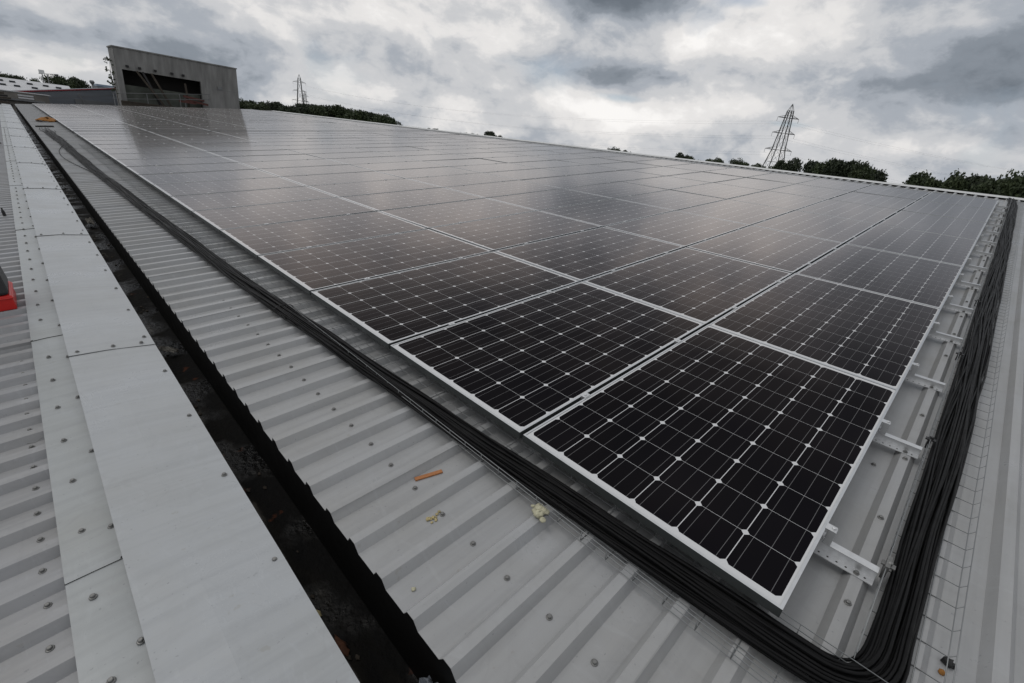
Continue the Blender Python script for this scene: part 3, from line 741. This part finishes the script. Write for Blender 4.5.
# creeper on its left flank
t = thing('creeper', 'sprig of leafy creeper hanging on the left side of the concrete block', 'plant', T(4.70, 47.0, 0))
b = MB(); b.tube([(.15, 0, 6), (.1, 0, H0 + 1.3), (-.05, 0, H0 + 2.2), (.05, 0, H0 + 3.3)], .02, 5); b.build('stem', M['bark'], t)
b = MB(); rnd = random.Random(3)
for (cx_, cz_) in ((-.16, 3.25), (-.02, 3.18), (-.2, 2.55), (-.1, 2.15), (.0, 1.95), (-.22, 1.75), (-.05, 1.6), (.08, 2.4), (.02, 1.3)):
    for k in range(9):
        c_ = Vector((cx_ + rnd.gauss(0, .08), rnd.gauss(0, .1), H0 + cz_ + rnd.gauss(0, .08))); q = Euler((rnd.uniform(0, 6), rnd.uniform(0, 6), 0)).to_matrix()
        b.add([c_ + q @ Vector(v) * .085 for v in ((-1, 0, 0), (0, -.6, .1), (1, 0, 0), (0, .6, .1))], [(0, 1, 2, 3)])
b.build('leaves', M['leafA'], t)

# long grey building with red edge
t = thing('long_grey_building', 'long dark grey clad building with a thin red roof edge', 'building', T(0, 52, 0))
def ztop(x): return H0 + .17 + (x + 1.07) * .190
b = MB(); b.extrude_y([(-9, 0), (9, 0), (9, ztop(9)), (-9, ztop(-9))], 0, 8); b.build('wall', M['greyclad'], t)
b = MB(); b.extrude_y([(-.6, ztop(-.6) + .002), (9.05, ztop(9.05) + .002), (9.05, ztop(9.05) + .08), (-.6, ztop(-.6) + .08)], -.06, .10); b.build('roof_edge', M['redtrim'], t)
for z, d_ in ((.45, .012), (.95, .012), (1.3, .01)):
    b = MB(); b.extrude_y([(-1, ztop(-1) - z), (9, ztop(9) - z), (9, ztop(9) - z + .03), (-1, ztop(-1) - z + .03)], -d_, -.001); b.build('cladding_joint', M['ins'], t)
b = MB(); b.bar((3.05, -.5, H0 + .75), (3.45, -.5, H0 - .2), .10); b.box(2.8, 5.2, -.4, -.05, 0, H0 + .35)
b.build('plant_enclosure', M['ins'], t)
# drab shed
t = thing('drab_shed', 'drab flat shed in front of the long grey building at far left', 'shed', T(0, 48, 0))
b = MB(); b.box(-8, 1.15, 0, 3, 0, H0 + .34); b.build('wall', M['brownclad'], t)
b = MB(); b.box(-8.1, .9, -.3, -.02, H0 - .12, H0 - .02); b.box(-8.1, 1.3, -.02, 3.1, H0 + .342, H0 + .39); b.build('roof_edge', M['ins'], t)
for z in (.02, .17):
    b = MB(); b.box(-.35, .40, -.04, -.005, H0 + z, H0 + z + .09); b.build('skylight_strip', M['whiteclad'], t)
# junk by the end of the left roof
t = thing('timber_pile', 'dark pile of timber beyond the end of the left roof', 'timber pile', T(0, 43, 0))
for k in range(6):
    b = MB(); b.bar((-3 + .1 * k, .1 * k, H0 - .35 + .12 * k), (-.75 - .12 * (k % 3), .1 * k, H0 - .30 + .12 * k), .10); b.build('beam', M['timber' if k % 2 else 'dark'], t)
b = MB(); b.box(-3.1, -.9, 0, .6, 0, H0 - .42); b.build('stand', M['dark'], t)

# white building far left
t = thing('white_building', 'low white building roof dotted with small dark rooflights far at the left', 'building', T(0, 120, 0))
b = MB(); b.box(-60, 8.4, 0, 28, 0, 7.2); b.build('wall', M['whiteclad'], t)
def wr(y): return 7.21 + y * .152
b = MB(); b.add([(-60.3, -.3, wr(-.3)), (8.7, -.3, wr(-.3)), (8.7, 14, wr(14)), (-60.3, 14, wr(14)), (-60.3, 28.3, wr(-.3)), (8.7, 28.3, wr(-.3)),
  (-60.3, -.3, 7.0), (8.7, -.3, 7.0), (8.7, 28.3, 7.0), (-60.3, 28.3, 7.0)], [(0, 1, 2, 3), (3, 2, 5, 4), (0, 6, 7, 1), (1, 7, 8, 5, 2), (4, 5, 8, 9), (0, 3, 4, 9, 6)])
b.build('roof', M['whiteclad'], t)
for (x, y) in ((-.6, 10.5), (.9, 10.3), (3.1, 10.3), (5.2, 10.4), (-.4, 6.4), (1.3, 6.5), (3.5, 6.6), (6.9, 10.0), (-3, 10.3), (-2.6, 6.5)):
    b = MB(); b.box(x - .38, x + .38, y - .5, y + .5, wr(y) - .1, wr(y) + .22); b.build('rooflight', M['glass'], t)
# floodlight mast and a small crane
t = thing('floodlight_mast', 'tall floodlight mast beyond the white building', 'mast', T(7.1, 172, 0))
b = MB(); b.tube([(0, 0, 0), (0, 0, 12.2)], .12, 8, [.16, .08]); b.build('pole', M['ins'], t)
b = MB(); b.box(-.5, .5, -.2, .2, 11.4, 12.2); b.build('lamp_head', M['alu2'], t)
t = thing('tower_crane', 'small jib crane beside the floodlight mast', 'crane', T(8.7, 185, 0))
b = MB(); b.tube([(0, 0, 0), (0, 0, 11.6)], .12, 6); b.build('mast', M['ins'], t)
b = MB(); b.bar((-1.6, 0, 11.5), (2.2, 0, 11.9), .12); b.box(1.5, 2.2, -.3, .3, 11.4, 11.9); b.build('jib', M['steel'], t)
b = MB(); b.tube([(0, 0, 0), (0, 0, 9.9)], .12, 8); b.lathe((0, 0, 9.9), [(.16, 0), (.30, .3), (.2, .5)], 8)
tag(b.build('chimney', M['ins'], None, T(8.4, 95, 0)), 'short thin chimney behind the red-edged roof', 'chimney')
t = thing('blue_shed', 'pale blue shed roof peeping over the red edge', 'shed', T(11.0, 105, 0))
b = MB(); b.box(-1.0, 1.0, 0, 5, 0, 9.85); b.build('wall', M['greyclad'], t)
b = MB(); b.box(-1.1, 1.1, -.1, 5.1, 9.852, 10.15); b.build('roof', mat('pale_blue_roof', (.22, .28, .36), .5), t)

# ================================================================== PYLONS AND LINES
CW = Vector((-1.227, -.006, 0))
def polar(az_, dist): return CW + Vector((math.sin(rad(az_)) * dist, math.cos(rad(az_)) * dist, 0))
HP = 37.5
def half_w(z):
    if z < 20.6: return 5.2 - (5.2 - 1.85) * z / 20.6
    return 1.85 - (1.85 - .85) * (z - 20.6) / (35 - 20.6)
arms = [(20.6, 5.4), (26.8, 4.5), (32.4, 4.2)]
def pylon_parts(parent, wmul=1.0, first=None):
    if first:
        for n_, me in first: link(n_, me, parent)
        return first
    out = []
    b = MB(); zs = [0, 9.5, 16.0, 20.6, 26.8, 32.4, 35.0]
    cor = lambda z: [Vector((sx * half_w(z), sy_ * half_w(z), z)) for sx, sy_ in ((-1, -1), (1, -1), (1, 1), (-1, 1))]
    for (sx, sy_) in ((-1, -1), (1, -1), (1, 1), (-1, 1)):
        bb = MB()
        for a, c_ in ((0, 20.6), (20.6, 35.0)):
            bb.bar((sx * half_w(a), sy_ * half_w(a), a), (sx * half_w(c_), sy_ * half_w(c_), c_), .28 * wmul)
        o = bb.build('leg', M['steel'], parent); out.append(('leg', o.data))
    for i in range(len(zs) - 1):
        A, B_ = cor(zs[i]), cor(zs[i + 1])
        for k in range(4):
            j = (k + 1) % 4
            b.bar(A[k], B_[j], .075 * wmul); b.bar(A[j], B_[k], .075 * wmul); b.bar(B_[k], B_[j], .10 * wmul)
    for (sx, sy_) in ((-1, -1), (1, -1), (1, 1), (-1, 1)): b.bar((sx * .85, sy_ * .85, 35), (0, 0, HP), .14 * wmul)
    o = b.build('lattice', M['steel'], parent); out.append(('lattice', o.data))
    for (z, L_) in arms:
        for s in (-1, 1):
            b = MB(); h_ = half_w(z); tip = Vector((s * L_, 0, z))
            for yy in (-h_, h_):
                b.bar((s * h_, yy, z), tip, .14 * wmul); b.bar((s * h_, yy, z + 1.0), tip, .10 * wmul)
                for q in (.33, .66):
                    P0 = Vector((s * h_, yy, z)).lerp(tip, q); P1 = Vector((s * h_, yy, z + 1.0)).lerp(tip, q); b.bar(P0, P1, .08 * wmul)
            o = b.build('crossarm', M['steel'], parent); out.append(('crossarm', o.data))
            b = MB(); b.lathe(tip - Vector((0, 0, 1.5)), [(.04, 0)] + [((.08 if k % 2 else .05), .1 * k) for k in range(1, 14)] + [(.04, 1.5)], 8)
            o = b.build('insulator', M['ins'], parent); out.append(('insulator', o.data))
    return out
pyl = []
specs = [(72.35, 232, 'tall lattice pylon on the right beyond the ridge', -48), (22.10, 410, 'distant lattice pylon at left above the wood', -16), (22.55, 640, 'faintest pylon, just behind the distant one above the wood', -40)]
first = None
for a, dist, lab, rz in specs:
    P_ = polar(a, dist)
    t = thing('electricity_pylon', lab, 'pylon', T(P_.x, P_.y, 0) @ RZ(rad(rz)), 'electricity pylons')
    first = pylon_parts(t, 1.0, first); pyl.append((P_, rad(rz)))
def span(A, ra, B_, rb, label, sag):
    t = thing('power_line', label, 'power line', Matrix.Identity(4), 'overhead power lines')
    for (z, L_) in arms:
        for s in (-1, 1):
            a = Vector((A.x + math.cos(ra) * s * L_, A.y + math.sin(ra) * s * L_, z - 1.5)); c_ = Vector((B_.x + math.cos(rb) * s * L_, B_.y + math.sin(rb) * s * L_, z - 1.5))
            b = MB(); b.tube([a.lerp(c_, k / 16) - Vector((0, 0, 4 * sag * (k / 16) * (1 - k / 16))) for k in range(17)], .012, 4); b.build('conductor', M['steel'], t)
span(pyl[0][0], pyl[0][1], pyl[1][0], pyl[1][1], 'overhead wires between the right pylon and the distant left pylon', 7)
P4 = pyl[0][0] + Vector((180, -190, 0)); span(pyl[0][0], pyl[0][1], P4, pyl[0][1], 'overhead wires leading right from the right pylon', 7)
span(pyl[1][0], pyl[1][1], pyl[2][0], pyl[2][1], 'overhead wires behind the distant left pylon', 7)

# ================================================================== TREES
def tree_meshes(seed, mt, lobes, squat):
    rnd = random.Random(seed)
    tr = MB(); tr.tube([(0, 0, -.1), (.05, 0, 2.5), (-.1, .1, 5), (0, 0, 7.5)], .2, 8, [.34, .26, .20, .08])
    cs = []
    for k in range(lobes):
        a = rnd.uniform(0, 6.28); z = rnd.uniform(2.6, 9.2); prof = math.sqrt(max(.05, 1 - ((z - 5.2) / 4.6) ** 2))
        r_ = rnd.uniform(.3, 1.0) * 3.1 * squat * prof
        cs.append((Vector((math.cos(a) * r_, math.sin(a) * r_, z)), rnd.uniform(.8, 1.5)))
        tr.tube([(0, 0, rnd.uniform(1.6, 4.5)), Vector((math.cos(a) * r_ * .5, math.sin(a) * r_ * .5, z * .8)), cs[-1][0]], .1, 5, [.13, .08, .03])
    cr = MB()
    for c_, R_ in cs:
        for q in range(260):
            v = Vector((rnd.gauss(0, 1), rnd.gauss(0, 1), rnd.gauss(0, 1))).normalized() * R_ * min(1.4, rnd.uniform(.4, 1.0) + abs(rnd.gauss(0, .13)))
            v.z *= .85; p_ = c_ + v; e = Euler((rnd.uniform(0, 6.3), rnd.uniform(0, 6.3), rnd.uniform(0, 6.3))).to_matrix(); s = rnd.uniform(.13, .27)
            cr.add([p_ + e @ Vector(w_) * s for w_ in ((-1, 0, 0), (-.1, -.7, .15), (1, 0, 0), (.1, .7, -.1))], [(0, 1, 2, 3)])
    top = sorted(v[2] for v in cr.v)[int(len(cr.v) * .995)]; k_ = 10.3 / top
    out = []
    for n_, b, mm in (('trunk', tr, M['bark']), ('crown', cr, mt)):
        me = bpy.data.meshes.new(n_); me.from_pydata([(v[0] * k_, v[1] * k_, v[2] * k_) for v in b.v], [], b.f); me.materials.append(mm); out.append((n_, me))
    return out
protos = [tree_meshes(s, M['leafA' if s % 2 else 'leafB'], l, q) for s, l, q in ((1, 34, 1.1), (2, 38, 1.0), (3, 30, 1.3), (4, 34, .95), (5, 28, 1.05))]
def put_tree(az_, dist, el_top, label, group, wide=1.0):
    el_top += .04
    P_ = polar(az_, dist); h = 9.06 + dist * math.tan(rad(el_top)); pr = random.choice(protos); s = h / 10.3
    t = thing('broadleaf_tree', label, 'tree', T(P_.x, P_.y, 0) @ RZ(random.uniform(0, 6.3)) @ Matrix.Diagonal((s * wide, s * wide, s, 1)), group)
    for n_, me in pr: link(n_, me, t)
# wood behind the left half of the ridge
k = 0; a = 16.2; woods = []
while a < 31.8:
    woods.append((a, 265 + random.uniform(-25, 25), [.85, .90, 1.0, .95, 1.35, 1.2, 1.5, 1.4, 1.35, 1.2, 1.0][min(10, int((a - 16.2) / 1.45))] + random.uniform(-.12, .08))); a += .68
for i, (a, dist, e) in enumerate(woods):
    put_tree(a, dist, e, f'dark tree {"at the left end of the wood" if i == 0 else "at the right end of the wood" if i == len(woods) - 1 else ordw(i + 1) + " from the left in the wood by the distant pylon"}', 'trees of the distant wood', 1.15)
# small tops peeping over the middle of the ridge
mids = [(35.0, .85), (35.8, .80), (39.0, .92), (40.2, .95), (42.0, 1.28), (42.9, 1.08), (56.0, 1.30), (57.4, 1.18), (63.3, 1.52), (64.0, 1.50), (64.7, 1.36), (66.7, 1.40), (67.3, 1.42), (68.9, 1.60), (69.5, 1.5), (71.0, 1.35), (72.0, 1.42)]
for i, (a, e) in enumerate(mids):
    put_tree(a, 300 + 20 * math.sin(i * 2.3), e - random.uniform(.12, .34), f'{ordw(i + 1)} from the left of the low treetops peeping over the ridge', 'treetops over the middle of the ridge', random.uniform(.7, 1.0))
for i, (a, e) in enumerate([(.4, .36), (1.35, .30), (2.0, .22), (3.55, .62), (4.0, .68), (4.45, .74), (4.9, .66)]):
    put_tree(a, 260, e, f'{ordw(i + 1)} from the left of the small trees behind the white roof', 'trees behind the white building', .9)
# larger trees at the right
rt = [(73.1, 1.85, 150), (73.9, 1.95, 148), (76.3, 2.10, 130), (77.1, 2.35, 128), (77.9, 2.42, 127), (78.7, 2.38, 127), (79.5, 2.52, 126), (80.3, 2.45, 125), (81.0, 1.95, 126),
      (84.2, 1.85, 122), (85.0, 2.12, 120), (87.2, 2.12, 112), (88.0, 2.38, 111), (88.6, 2.25, 112), (90.0, 2.40, 106), (90.9, 2.6, 105), (92.0, 2.6, 104), (86.2, 1.45, 135), (89.3, 1.75, 130)]
rt.sort()
for i, (a, e, dist) in enumerate(rt):
    put_tree(a + random.uniform(-.15, .15), dist, e + random.uniform(-.22, .16), f'{ordw(i + 1)} large dark tree counting rightwards from the right pylon', 'trees at the right beyond the ridge', .74 if i % 3 else .66)
